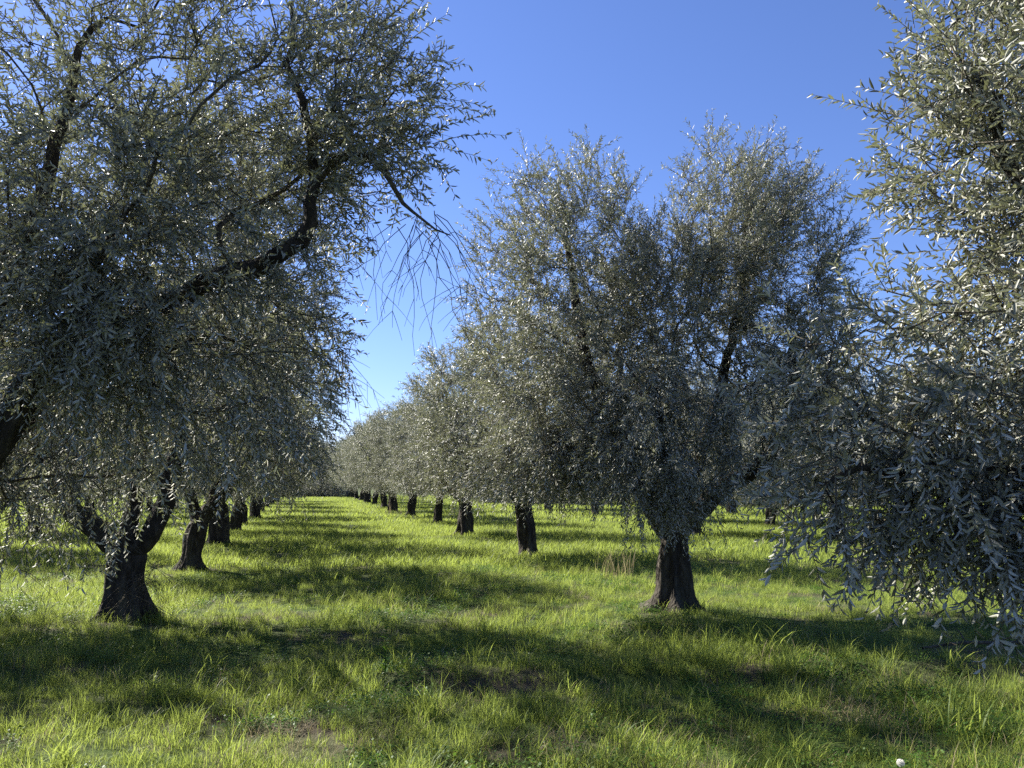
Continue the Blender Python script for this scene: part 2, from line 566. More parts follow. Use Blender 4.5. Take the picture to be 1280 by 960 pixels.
def link_tree(parts, loc, label, group=None, near_leaves=False, rotz=0, scale=1.0):
    root = bpy.data.objects.new('olive_tree', None)
    col.objects.link(root)
    root.empty_display_size = .3
    root.location = loc
    root.rotation_euler = (0, 0, rotz)
    root.scale = (scale,) * 3
    tag(root, label, 'olive tree', group)
    obj('trunk', parts['trunk'], root)
    for l in parts['limbs']:
        obj('limb', l, root)
    obj('twigs', parts['twigs'], root, kind='stuff')
    if parts.get('bare'):
        obj('bare_twigs', parts['bare'], root, kind='stuff', label='thin leafless twigs hanging down')
    data = parts['leafdata']
    if near_leaves:
        lp, ld, wd, nrm, ll, lw, tint = data
        W = lp + np.array(loc)
        c = W - np.array(cam.location)
        p = R(6.88)
        fw = c[:, 1] * math.cos(p) + c[:, 2] * math.sin(p)
        upv = -c[:, 1] * math.sin(p) + c[:, 2] * math.cos(p)
        X = c[:, 0] / fw * 1036 + 640
        Y = 480 - upv / fw * 1036
        inside = (fw > .3) & (X > 20) & (X < 1260) & (Y > 20) & (Y < 940)
        size = np.where(inside, ll[:, 0] / fw, 0)
        idx = np.argsort(-size)[:300]
        idx = idx[size[idx] > 0]
        keep = np.ones(len(lp), bool)
        keep[idx] = False
        me = leaf_mesh(tuple(a[keep] for a in data), True)
        sv, sf = single_leaf_mesh()
        variants = []
        for tv in (.2, .35, .5, .7):
            m = bpy.data.meshes.new('leaf')
            m.from_pydata(sv, [], sf)
            a = m.attributes.new('tint', 'FLOAT', 'FACE')
            a.data.foreach_set('value', np.full(len(sf), tv, dtype=np.float32))
            m.materials.append(M_LEAF)
            m.polygons.foreach_set('use_smooth', np.ones(len(sf), dtype=bool))
            variants.append(m)
        obj('crown', me, root, kind='stuff')
        for i in idx:
            o = bpy.data.objects.new('leaf', variants[int(i) % 4])
            col.objects.link(o)
            o.parent = root
            x, y, z = wd[i] * lw[i], ld[i] * ll[i], nrm[i] * ll[i]
            M = Matrix(((-x[0], y[0], z[0], lp[i][0]), (-x[1], y[1], z[1], lp[i][1]), (-x[2], y[2], z[2], lp[i][2]), (0, 0, 0, 1)))
            o.matrix_local = M
    else:
        obj('crown', parts.get('crown_me') or leaf_mesh(data, parts.get('near', False)), root, kind='stuff')
    return root

def copy_tree(src, loc, rotz, scale, label, group=None, tilt=(0, 0)):
    r = src.copy()
    col.objects.link(r)
    r.location = loc
    r.rotation_euler = (tilt[0], tilt[1], rotz)
    r.scale = (scale * 1.03, scale * .98, scale * (1 + tilt[0]))
    r['label'] = label
    if group:
        r['group'] = group
    elif 'group' in r:
        del r['group']
    for ch in src.children:
        c = ch.copy()
        col.objects.link(c)
        c.parent = r
    return r

def hang(rng, starts, n, length, spread, r=.0022):
    """bare drooping twigs with side forks"""
    items = []
    for _ in range(n):
        s = np.array(starts[rng.integers(0, len(starts))], float) + rng.normal(0, .05, 3)
        L = rng.uniform(*length)
        d = np.array([rng.normal(0, spread), rng.normal(0, spread), -.25])
        pts = [s]
        g = d.copy()
        m = 7
        for q in range(m):
            g = g + np.array([rng.normal(0, .26), rng.normal(0, .26), -.24])
            g = g / np.linalg.norm(g)
            pts.append(pts[-1] + g * L / m)
        items.append((np.array(pts), np.linspace(r, r * .4, len(pts)), 4, 0, 0))
        for _ in range(rng.integers(1, 4)):
            k = rng.integers(2, m)
            g2 = np.array([rng.normal(0, .7), rng.normal(0, .7), -.5])
            g2 /= np.linalg.norm(g2)
            l2 = L * rng.uniform(.2, .45)
            q = [pts[k] + g2 * l2 * u + np.array([0, 0, -.15 * l2 * u * u]) for u in (0, .33, .66, 1)]
            items.append((np.array(q), np.linspace(r * .7, r * .35, 4), 4, 0, 0))
    return items

def loc3(base, pts):
    return [(p[0] - base[0], p[1] - base[1], p[2]) for p in pts]

def lobs(base, ls):
    return [((c[0] - base[0], c[1] - base[1], c[2]), r, n) for (c, r, n) in ls]

# ------------------------------------------------------------------ ground
rng0 = np.random.default_rng(7)
def furrow(x, y):
    return y - (6.85 + .10 * np.sin(x * .9) + .03 * x)
def ground_z(x, y):
    x = np.asarray(x, float); y = np.asarray(y, float)
    z = .035 * np.sin(x * .55 + 1.3) * np.cos(y * .43) + .02 * np.sin(x * 1.7 + y * 1.1)
    f = furrow(x, y)
    z = z - .12 * np.exp(-(f / .22) ** 2) * np.clip((x + 1.6) / 1.2, 0, 1) + .05 * np.exp(-((f - .5) / .3) ** 2) + .04 * np.exp(-((f + .55) / .35) ** 2)
    fade = 1 / (1 + np.exp((np.hypot(x, y) - 70) / 8))
    return z * fade

def axis(lo, hi, mid_lo, mid_hi, fine, coarse):
    a = list(np.arange(mid_lo, mid_hi, fine))
    v, s = mid_hi, fine
    while v < hi:
        a.append(v); s = min(s * 1.35, coarse); v += s
    a.append(hi)
    v, s = mid_lo, fine
    b = []
    while v > lo:
        s = min(s * 1.35, coarse); v -= s
        b.append(max(v, lo))
    return np.array(b[::-1] + a)
gx = axis(-900, 900, -14, 14, .12, 60)
gy = axis(-200, 1500, 1, 16, .10, 60)
GX, GY = np.meshgrid(gx, gy, indexing='ij')
GZ = ground_z(GX, GY)
nx, ny = GX.shape
gi = (np.arange(nx - 1)[:, None] * ny + np.arange(ny - 1)[None, :]).ravel()
gf = np.stack([gi, gi + ny, gi + ny + 1, gi + 1], -1)
ground = obj('ground', mesh_np('ground', np.stack([GX.ravel(), GY.ravel(), GZ.ravel()], -1), gf, M_GROUND, smooth=True), kind='structure')

# ------------------------------------------------------------------ the trees
def gz(x, y):
    return float(ground_z(x, y))

# near left tree whose forked limb crosses the picture
b = (-3.35, 4.4)
L0 = make_tree(11, [(0, 0, 0), (.03, 0, .5), (.12, .02, 1.1)],
    [('top', loc3(b, [(-2.86, 4.5, 1.75), (-2.64, 4.55, 2.16), (-2.3, 4.6, 2.43), (-1.86, 4.6, 2.68), (-1.37, 4.6, 2.87), (-1.2, 4.6, 3.0), (-1.15, 4.6, 3.12), (-1.17, 4.58, 3.2), (-1.13, 4.6, 3.34)]), .095, .036),
     (loc3(b, [(-1.13, 4.6, 3.34)])[0], loc3(b, [(-1.2, 4.6, 3.7), (-1.31, 4.62, 4.04), (-1.33, 4.7, 4.5)]), .034, .012),
     (loc3(b, [(-1.13, 4.6, 3.34)])[0], loc3(b, [(-.95, 4.6, 3.5), (-.80, 4.6, 3.47), (-.64, 4.6, 3.22), (-.48, 4.6, 3.06), (-.36, 4.6, 3.02)]), .030, .003),
     ('top', loc3(b, [(-2.95, 4.6, 2.4), (-2.7, 4.6, 3.3), (-2.5, 4.6, 4.3)]), .09, .02),
     ('top', loc3(b, [(-4, 4.8, 2.3), (-4.6, 5, 3.4)]), .09, .03),
     ('top', loc3(b, [(-3.7, 3.6, 2.4), (-3.9, 3, 3.4)]), .08, .02),
     ('top', loc3(b, [(-2.9, 5.3, 2.3), (-2.4, 5.9, 3.2)]), .08, .02)],
    lobs(b, [((-.98, 4.7, 3.8), (.55, .5, .55), 46), ((-1.6, 4.9, 4.15), (.85, .9, .8), 60), ((-2.6, 4.8, 3.9), (1, 1, 1.0), 80),
             ((-2.0, 4.9, 2.95), (.9, .9, .6), 65), ((-1.65, 4.8, 2.35), (.65, .7, .45), 40), ((-3.7, 4.6, 3.4), (1.5, 1.6, 1.5), 90),
             ((-2.8, 5.1, 2.0), (.75, .6, .55), 34), ((-2.2, 4.2, 2.6), (.5, .3, .4), 40), ((-2.2, 4.2, 3.2), (.6, .35, .4), 24)]),
    .20, .7, shoots=8, leaves=28, leaf_len=.056, leaf_w=.0132, near=True, low=1.6, high=4.6)
rng = np.random.default_rng(5)
L0['bare'] = tubes_mesh('bare_twigs',
    hang(rng, loc3(b, [(-.85, 4.6, 3.2), (-.7, 4.6, 3.15), (-.6, 4.6, 3.12), (-.5, 4.62, 3.06), (-.42, 4.6, 3.05)]), 24, (.4, .85), .30, .0027)
    + hang(rng, loc3(b, [(-1.1, 4.7, 2.6), (-1.0, 4.8, 2.4)]), 16, (.4, .8), .4)
    + hang(rng, loc3(b, [(-2.9, 4.5, 1.9), (-2.6, 4.6, 1.8), (-2.4, 4.7, 2.0), (-3.0, 4.8, 1.7)]), 40, (.5, 1.2), .3), M_TWIG)
link_tree(L0, (b[0], b[1], gz(*b)), 'near olive tree at the left edge whose thick forked limb reaches against the sky', near_leaves=True)

# near right tree
b = (3.7, 3.15)
R0 = make_tree(23, [(0, 0, 0), (-.02, .03, .5), (-.08, .05, 1.0)],
    [('top', loc3(b, [(3.0, 3.3, 1.7), (2.5, 3.45, 2.2), (2.25, 3.5, 2.8), (2.1, 3.5, 3.4)]), .09, .02),
     ('top', loc3(b, [(3.0, 3.25, 1.35), (2.4, 3.3, 1.55), (1.8, 3.35, 1.7), (1.3, 3.35, 1.62)]), .07, .012),
     ('top', loc3(b, [(3.6, 3.8, 2.2), (3.3, 4.2, 3.3), (3.1, 4.2, 4.2)]), .09, .02),
     ('top', loc3(b, [(4.4, 3.0, 2.2), (4.8, 3.0, 3.4)]), .09, .02)],
    lobs(b, [((2.35, 3.5, 3.25), (.62, .8, .55), 66), ((2.5, 3.6, 2.35), (.65, .7, .45), 62), ((2.05, 3.4, 1.75), (.5, .55, .36), 34), ((1.55, 3.5, 2.15), (.38, .5, .36), 14), ((1.42, 3.4, 1.62), (.36, .45, .34), 12),
             ((1.9, 3.3, 1.45), (.5, .45, .15), 24), ((3.7, 3.4, 3.2), (1.6, 1.6, 1.7), 100), ((2.9, 3.9, 4.2), (.8, .9, .7), 50)]),
    .20, .7, shoots=11, leaves=28, leaf_len=.053, leaf_w=.0138, shoot_len=(.20, .40), near=True, low=.9, high=3.6, droop=.12)
link_tree(R0, (b[0], b[1], gz(*b)), 'near olive tree at the right edge with large silvery leaves hanging low over the grass', near_leaves=True)

# first whole tree of the left row
b = (-4.6, 10.1)
L1 = make_tree(31, [(0, 0, 0), (0, 0, .4), (.02, 0, .75)],
    [('top', loc3(b, [(-4.9, 10.05, .98), (-5.2, 10, 1.25), (-5.56, 10, 1.75), (-6.1, 10, 2.8)]), .14, .04),
     ('top', loc3(b, [(-4.3, 10, .98), (-4.18, 9.98, 1.3), (-4.08, 10, 1.75), (-3.9, 10, 2.3), (-3.6, 10.1, 3.2)]), .13, .04),
     ('top', loc3(b, [(-4.7, 10.4, 1.2), (-4.9, 10.9, 2.0), (-4.8, 11.3, 3.2)]), .11, .03)],
    lobs(b, [((-4.6, 10.3, 4.1), (2.4, 2.3, 2.2), 225), ((-3.25, 10, 3.35), (1.2, 1.3, 1.3), 90), ((-6.3, 9.8, 3.2), (1.3, 1.5, 1.4), 70),
             ((-5.4, 9.4, 2.2), (1.2, .8, .6), 45), ((-3.3, 10.2, 2.3), (.9, .9, .5), 30), ((-3.6, 10.3, 5.3), (1.5, 1.4, .9), 85)]),  # last lobe, hidden up high, added to widen the shade across the lane
    .21, .6, shoots=11, leaves=28, leaf_len=.068, leaf_w=.0155, stub=[([(0, 0, .7), (.0, -.02, 1.0), (.02, -.03, 1.22)], .12, .10)])
rng = np.random.default_rng(6)
L1['bare'] = tubes_mesh('bare_twigs',
    hang(rng, loc3(b, [(-5.3, 9.9, 1.5), (-5.7, 9.8, 1.7), (-6.1, 9.7, 1.8), (-5.0, 9.8, 1.3), (-6.5, 9.6, 1.8)]), 70, (.6, 1.3), .35, .003)
    + hang(rng, loc3(b, [(-4.3, 9.85, .55), (-4.25, 9.8, .45), (-4.1, 9.8, .65)]), 30, (.4, .8), 1.2, .003), M_TWIG)
link_tree(L1, (b[0], b[1], gz(*b)), 'olive tree with a low stubbed fork, first whole trunk left of the grass lane')

# the middle tree
b = (2.05, 10.85)
R1 = make_tree(47, [(0, 0, 0), (.02, 0, .5), (.04, 0, .92)],
    [('top', loc3(b, [(1.85, 10.8, 1.25), (1.5, 10.75, 1.9), (.95, 10.7, 3.3), (.72, 10.7, 5.0)]), .13, .03),
     ('top', loc3(b, [(2.35, 10.75, 1.2), (2.68, 10.7, 1.52), (3.2, 10.7, 1.85), (3.62, 10.75, 2.35), (3.7, 10.8, 3.4)]), .14, .04),
     ('top', loc3(b, [(2.4, 11.1, 1.7), (2.8, 11.2, 2.8), (3.15, 11.2, 4.2), (3.3, 11.2, 5.3)]), .11, .03),
     ('top', loc3(b, [(1.95, 10.5, 1.6), (1.8, 10.1, 2.3), (1.7, 9.9, 2.9)]), .08, .03)],
    lobs(b, [((.72, 10.6, 4.05), (1.25, 1.3, 1.85), 200), ((2.95, 10.8, 4.9), (.85, 1.0, 1.3), 95), ((3.55, 10.8, 4.3), (.95, 1.2, 1.55), 125), ((1.75, 9.75, 2.2), (1.0, .7, 1.0), 100),
             ((3.7, 10.7, 2.6), (1.1, 1.1, 1.0), 90), ((2.0, 11.4, 3.3), (1.4, 1.0, 1.3), 70), ((.55, 10.8, 2.4), (.95, 1.0, .8), 60), ((.25, 10.5, 1.95), (.8, .8, .4), 40), ((1.95, 10.7, 4.0), (.65, 1.0, 1.05), 75)]),
    .205, 1.1, shoots=12, leaves=28, leaf_len=.068, leaf_w=.0155)
link_tree(R1, (b[0], b[1], gz(*b)), 'tall two-lobed olive tree with a flared dark trunk, right of centre')

# three more builds; their copies fill the rows
def generic(seed, trunk, limbs, extra, rt=.22, rx=2.3):
    lobes = [((0, 0, 3.5), (rx, rx, 1.8), 150), ((.6, -.5, 4.5), (1.3, 1.3, 1.2), 50), ((-.8, .4, 4.2), (1.2, 1.3, 1.2), 45),
             ((1.4, .6, 2.2), (1.1, 1.2, .8), 35), ((-1.3, -.7, 2.2), (1.1, 1.2, .8), 35), ((-.3, 1.5, 2.1), (1.2, .9, .7), 28), ((.4, -1.5, 2.2), (1.2, .9, .7), 28)] + extra
    return make_tree(seed, trunk, limbs, lobes, rt, .6, shoots=10, leaves=24, leaf_len=.085, leaf_w=.022, shoot_len=(.28, .55))
b = (.35, 18.4)
R2 = generic(59, [(0, 0, 0), (-.03, 0, .6), (-.12, 0, 1.15)],
    [('top', [(-.5, -.1, 1.55), (-1.05, -.1, 1.75), (-1.55, -.1, 2.4), (-1.8, 0, 3.4)], .12, .03),
     ('top', [(-.05, .1, 1.9), (.3, .1, 3.0), (.5, 0, 4.4)], .12, .03), ('top', [(.4, .3, 1.6), (1.1, .4, 2.4)], .09, .03)],
    [((-1.3, 0, 3.2), (1.5, 1.4, 1.5), 50)], .175)
r2 = link_tree(R2, (b[0], b[1], gz(*b)), 'olive tree with a limb reaching left, second trunk in the row right of the lane')
b = (-1.45, 26.3)
R3 = generic(67, [(0, 0, 0), (0, 0, .5), (-.03, 0, .95)],
    [('top', [(-.3, 0, 1.2), (-.6, 0, 1.5), (-.9, 0, 2.2), (-1.2, 0, 3.2)], .12, .03),
     ('top', [(.2, .1, 1.6), (.4, .2, 2.6), (.6, .2, 4)], .12, .03), ('top', [(.1, -.4, 1.6), (.3, -1, 2.6)], .09, .03)], [], .21)
r3 = link_tree(R3, (b[0], b[1], gz(*b)), 'olive tree with a stout low-forked trunk, third in the row right of the lane')
b = (-6.02, 15.85)
L2 = generic(71, [(0, 0, 0), (.04, 0, .45), (.12, 0, .85)],
    [('top', [(.45, 0, 1.3), (.9, 0, 1.95), (1.2, 0, 3.0)], .13, .03),
     ('top', [(-.1, .1, 1.4), (-.5, .2, 2.3), (-.7, .2, 3.8)], .11, .03), ('top', [(.2, .5, 1.5), (.3, 1.1, 2.4)], .09, .03)],
    [((1.3, 0, 3.2), (1.4, 1.4, 1.4), 45)], .19)
l2 = link_tree(L2, (b[0], b[1], gz(*b)), 'dark olive tree with a flared leaning trunk, second in the row left of the lane')

src = [r2, r3, l2]
rr = random.Random(3)
ORD = ['first', 'second', 'third', 'fourth', 'fifth', 'sixth', 'seventh', 'eighth']
def put(x, y, label, group=None, s=None, k=None, rot=None):
    k = rr.randrange(3) if k is None else k
    copy_tree(src[k], (x, y, gz(x, y) if y < 70 else 0), rr.uniform(0, 6.28) if rot is None else rot, rr.uniform(.85, 1.1) if s is None else s, label, group, (rr.uniform(-.07, .07), rr.uniform(-.07, .07)))
# right row, going away
put(-2.97, 33.7, 'olive tree, fourth trunk in the row right of the lane', k=0, rot=2.2)
put(-4.85, 40.4, 'olive tree with a slanting trunk, fifth in the row right of the lane', k=2, rot=.4)
put(-6.75, 47.6, 'small distant olive tree, sixth trunk in the row right of the lane', k=1)
for i, w in enumerate(('seventh', 'eighth')):
    put(-8.4 - 1.88 * i, 55.0 + 7.7 * i, 'far pale olive tree, %s trunk in the row right of the lane' % w, s=1.05)
FAR_R = 'far olive tree merging into the pale end of the row right of the lane'
for i in range(2, 7):
    put(-8.4 - 1.88 * i, 55.0 + 7.7 * i, FAR_R, 'far trees of the right row', s=rr.uniform(1.0, 1.15))
# left row, going away
put(-7.75, 22.2, 'dark olive tree, third trunk in the row left of the lane', k=1, rot=1.0)
put(-9.05, 27.5, 'dark olive tree, fourth trunk in the row left of the lane', k=0, rot=3.0)
put(-10.6, 33.0, 'dark olive tree, fifth trunk in the row left of the lane', k=2, rot=2.0, s=.9)
put(-12.0, 39.2, 'far dark olive tree, sixth trunk in the row left of the lane', k=1, rot=4.0)
FAR_L = 'far dark olive tree merging into the end of the row left of the lane'
for i in range(1, 5):
    put(-12.4 - 2.0 * i, 39.6 + 8.2 * i, FAR_L, 'far trees of the left row', s=rr.uniform(.85, .98))
# rows further right
put(9.25, 24.0, 'olive tree with a pale-edged trunk seen behind the low right-hand branches', k=1, rot=.8)
put(9.5, 31.0, 'slim background olive tree between the middle tree and the right-hand branches', k=0, rot=2.6, s=.9)
put(5.6, 25.6, 'background olive tree just right of the middle trunk', k=2, rot=4.4, s=.9)
GR = 'background olive tree in the rows behind the right-hand trees'
for x, y in ((6.3, 35.6), (4.3, 43.3), (2.2, 51.0), (-2.0, 70.0), (14.8, 27.7), (12.9, 35.4), (11.3, 43.1), (16.5, 50.1), (14.5, 57.8)):
    put(x, y, GR, 'background trees on the right')
# rows further left
GL = 'background olive tree in the rows behind the left-hand trees'
put(-8.9, 9.6, 'unseen olive tree added just off the left edge to shade the lower left grass')  # out of view, added for the shadow it casts on the grass
for x, y in ((-13.3, 19.4), (-14.9, 26.2), (-16.7, 33.0), (-17.8, 39.8), (-20.1, 46.6), (-21.5, 53.4), (-25.9, 53.0)):
    put(x, y, GL, 'background trees on the left')
# trees closing the end of the lane
GE = 'distant olive tree closing off the far end of the grass lane'
for x, y in ((-25.6, 110), (-23.6, 102), (-20.5, 104)):
    put(x, y, GE, 'trees closing the end of the lane', s=1.25)

# low scrub that closes the view under the far canopies
SH = make_tree(83, [(0, 0, 0), (0, 0, .15), (.02, 0, .3)], [('top', [(.4, 0, .7), (.9, 0, 1.2)], .04, .02), ('top', [(-.4, .1, .7), (-.8, .2, 1.3)], .04, .02)],
    [((0, 0, 1.2), (1.6, 1.3, 1.1), 80), ((1.0, .3, .8), (1.0, 1.0, .7), 40), ((-1.0, -.3, .8), (1.0, 1.0, .7), 40)], .07, .4,
    shoots=8, leaves=20, leaf_len=.10, leaf_w=.03, shoot_len=(.3, .6), low=.2, high=2.4)
sh = link_tree(SH, (-23.9, 98.0, 0), 'low grey scrub bush at the far end of the grass lane', 'scrub at the end of the lane')
sh.name = 'scrub_bush'
sh['category'] = 'bush'
for x, y in ((-27.0, 98.5), (-21.0, 98.5), (-25.5, 100), (-22.4, 100.5)):
    copy_tree(sh, (x, y, 0), rr.uniform(0, 6), rr.uniform(.9, 1.25), 'low grey scrub bush at the far end of the grass lane', 'scrub at the end of the lane')
for i in range(9):
    x, y = -1 + 3.1 * i + rr.uniform(-1, 1), 66 - 1.1 * i + rr.uniform(-3, 3)
    copy_tree(sh, (x, y, 0), rr.uniform(0, 6), rr.uniform(1.0, 1.5), 'low scrub bush in the dark background under the right-hand canopies', 'scrub behind the right-hand rows')

# ------------------------------------------------------------------ grass
protos = bpy.data.collections.new('grass_prototypes')      # not linked to the scene
def tuft(name, seed, n, hgt, wid, radius, lean, mat, segs=3, tint=(0, .6)):
    rng = np.random.default_rng(seed)
    V, Q, T, tn = [], [], [], []
    off = 0
    tq, tt = [], []
    for _ in range(n):
        a = rng.uniform(0, 6.28); r = radius * math.sqrt(rng.uniform())
        p = np.array([r * math.cos(a), r * math.sin(a), -.02])
        h = rng.uniform(*hgt)
        ld = rng.uniform(0, 6.28)
        d = np.array([math.cos(ld), math.sin(ld), 0])
        sd_ = np.array([-d[1], d[0], 0])
        ln = rng.uniform(*lean)
        tw = rng.uniform(-.8, .8)
        sd2 = sd_ * math.cos(tw) + d * math.sin(tw)
        w = rng.uniform(*wid)
        tv = rng.uniform(*tint)
        for s in range(segs):
            u = s / segs
            c = p + np.array([0, 0, h * (u - .25 * ln * u * u)]) + d * h * ln * u ** 2.0
            ww = w * (1 - .35 * u)
            V += [c - sd2 * ww / 2, c + sd2 * ww / 2]
        c = p + np.array([0, 0, h * (1 - .25 * ln) - (.25 * h * max(0, ln - .6))]) + d * h * ln
        V.append(c)
        for s in range(segs - 1):
            k = off + 2 * s
            Q.append((k, k + 1, k + 3, k + 2)); tq.append(tv)
        k = off + 2 * (segs - 1)
        T.append((k, k + 1, k + 2)); tt.append(tv)
        off += 2 * segs + 1
    me = mesh_np(name, np.array(V), [np.array(Q), np.array(T)], mat, tint=tq + tt)
    o = bpy.data.objects.new(name, me)
    protos.objects.link(o)

def herb(name, seed, n, mat):
    rng = np.random.default_rng(seed)
    V, F, tn = [], [], []
    off = 0
    for _ in range(n):
        a = rng.uniform(0, 6.28); r = .12 * math.sqrt(rng.uniform())
        c = np.array([r * math.cos(a), r * math.sin(a), rng.uniform(.02, .11)])
        l = rng.uniform(.009, .021)
        d = unit(np.array([rng.normal(), rng.normal(), rng.normal() * .4]))
        s = unit(np.cross(d, np.array([rng.normal() * .4, rng.normal() * .4, 1.0])))
        for (u, w) in ((0, .1), (.35, .45), (.75, .42), (1, .0), (.75, -.42), (.35, -.45)):
            V.append(c + d * l * u + s * l * w)
        F.append([off + q for q in range(6)])
        tn.append(rng.uniform(0, .6))
        off += 6
    me = mesh_np(name, np.array(V), np.array(F), mat, tint=tn)
    protos.objects.link(bpy.data.objects.new(name, me))

# alphabetical order decides the index
tuft('a0_short', 1, 56, (.04, .12), (.0022, .0042), .11, (.2, 1.0), M_GRASS)
tuft('a1_mid', 2, 54, (.06, .18), (.0022, .0044), .11, (.2, .9), M_GRASS)
tuft('a2_mid', 3, 48, (.07, .20), (.0022, .0046), .10, (.2, 1.1), M_GRASS)
tuft('a3_tall', 4, 30, (.10, .30), (.0022, .0048), .09, (.1, .9), M_GRASS)
herb('a4_herb', 5, 60, M_HERB)
tuft('a5_straw', 6, 22, (.08, .26), (.0018, .0032), .12, (.3, 1.1), M_STRAW)
tuft('a6_far', 7, 40, (.12, .26), (.008, .014), .26, (.2, .9), M_GRASS, segs=2)
tuft('a7_farther', 8, 46, (.14, .28), (.018, .032), .6, (.2, .9), M_GRASS, segs=2)
tuft('a8_wideblade', 9, 16, (.16, .36), (.007, .012), .07, (.3, 1.0), M_GRASS, segs=4)

def vnoise(x, y, s, seed):
    return np.array([noise.noise(Vector((a * s + seed, b_ * s, seed * .7))) for a, b_ in zip(x, y)])

def scatter(lo, hi, dens, pad, rng, split):
    """points on the ground strip lo<y<hi in the widened view wedge"""
    hw = lambda y: y * .66 + pad
    area = (hw(lo) + hw(hi)) * (hi - lo)
    n = int(area * dens)
    y = rng.uniform(lo, hi, n)
    x = rng.uniform(-hw(hi), hw(hi), n)
    k = np.abs(x) < hw(y)
    x, y = x[k], y[k]
    return x, y
G = []   # x, y, kind, scale
rng = np.random.default_rng(99)
def near_band(lo, hi, dens):
    x, y = scatter(lo, hi, dens, 1.6, rng, 0)
    nz = vnoise(x, y, .55, 3.3)
    nz2 = vnoise(x, y, 1.6, 8.1)
    f = furrow(x, y)
    bare = np.exp(-(f / .20) ** 2) * np.clip((x + 1.2) / .8, 0, 1) * np.clip(.55 + nz2 * 1.6, 0, 1)
    bare = np.maximum(bare, np.exp(-(((x + .03) / .42) ** 2 + ((y - 6.62) / .24) ** 2) * 1.2) * 1.3)
    bare = np.maximum(bare, .5 * np.clip((nz2 - .6) * 4, 0, 1))
    keep = rng.uniform(0, 1, len(x)) > bare
    x, y, nz, nz2 = x[keep], y[keep], nz[keep], nz2[keep]
    u = rng.uniform(0, 1, len(x))
    kind = np.where(u < .32, 0, np.where(u < .64, 1, np.where(u < .88, 2, 3)))
    kind = np.where((nz2 < -.15) & (rng.uniform(0, 1, len(x)) < .65), 4, kind)
    kind = np.where((y < 5.7 + .5 * nz2) & (x > .2) & (rng.uniform(0, 1, len(x)) < .25), 4, kind)
    kind = np.where(rng.uniform(0, 1, len(x)) < .035 + .10 * np.clip(nz2, 0, 1), 5, kind)
    kind = np.where((kind == 3) & (rng.uniform(0, 1, len(x)) < .10), 8, kind)
    dead = np.zeros(len(x))
    for (ax, ay, ar) in ((-1.1, 5.75, .5), (2.35, 6.05, .35), (4.4, 7.7, .7), (.2, 5.5, .3), (1.2, 5.15, .3), (-.1, 6.7, .6), (3.4, 6.8, .5)):
        dead = np.maximum(dead, np.exp(-((x - ax) ** 2 + (y - ay) ** 2) / ar ** 2))
    kind = np.where(rng.uniform(0, 1, len(x)) < .25 * dead, 5, kind)
    sc = rng.uniform(.62, 1.08, len(x)) * (1 + .55 * nz) * (1 - .3 * dead)
    G.append((x, y, kind, sc))
near_band(2.2, 9.0, 140)
near_band(9.0, 16.0, 80)
x, y = scatter(16, 34, 17, 2.5, rng, 0)
G.append((x, y, np.full(len(x), 6), rng.uniform(.7, 1.15, len(x)) * (1 + .35 * vnoise(x, y, .4, 3.3))))
x, y = scatter(34, 112, 3.6, 4, rng, 0)
G.append((x, y, np.full(len(x), 7), rng.uniform(.7, 1.15, len(x))))
gx_ = np.concatenate([g[0] for g in G]); gy_ = np.concatenate([g[1] for g in G])
gk = np.concatenate([g[2] for g in G]).astype(np.int32); gs = np.concatenate([g[3] for g in G]).astype(np.float32)
pm = bpy.data.meshes.new('grass')
pm.vertices.add(len(gx_))
pm.vertices.foreach_set('co', np.stack([gx_, gy_, ground_z(gx_, gy_)], -1).astype(np.float32).ravel())
a = pm.attributes.new('kind_index', 'INT', 'POINT'); a.data.foreach_set('value', gk)
a = pm.attributes.new('size', 'FLOAT', 'POINT'); a.data.foreach_set('value', gs)
a = pm.attributes.new('turn', 'FLOAT', 'POINT'); a.data.foreach_set('value', rng.uniform(0, 6.28, len(gx_)).astype(np.float32))
pm.update()
grass = obj('grass', pm, kind='stuff')
grass['label'] = 'sunlit and shaded green meadow grass with small herbs covering the grove floor'
grass['category'] = 'grass'
ng = bpy.data.node_groups.new('grass_scatter', 'GeometryNodeTree')
ng.interface.new_socket('Geometry', in_out='INPUT', socket_type='NodeSocketGeometry')
ng.interface.new_socket('Geometry', in_out='OUTPUT', socket_type='NodeSocketGeometry')
gin = ng.nodes.new('NodeGroupInput'); gout = ng.nodes.new('NodeGroupOutput')
ci = ng.nodes.new('GeometryNodeCollectionInfo')
ci.inputs['Collection'].default_value = protos
ci.inputs['Separate Children'].default_value = True
ci.inputs['Reset Children'].default_value = True
ip = ng.nodes.new('GeometryNodeInstanceOnPoints')
def named(nm, t):
    n = ng.nodes.new('GeometryNodeInputNamedAttribute')
    n.data_type = t
    n.inputs[0].default_value = nm
    return n.outputs[0]
cx = ng.nodes.new('ShaderNodeCombineXYZ')
ng.links.new(named('turn', 'FLOAT'), cx.inputs[2])
ng.links.new(gin.outputs[0], ip.inputs['Points'])
ng.links.new(ci.outputs[0], ip.inputs['Instance'])
ip.inputs['Pick Instance'].default_value = True
ng.links.new(named('kind_index', 'INT'), ip.inputs['Instance Index'])
ng.links.new(cx.outputs[0], ip.inputs['Rotation'])
ng.links.new(named('size', 'FLOAT'), ip.inputs['Scale'])
ng.links.new(ip.outputs[0], gout.inputs[0])
md = grass.modifiers.new('scatter', 'NODES')
md.node_group = ng
print('grass tufts', len(gx_))

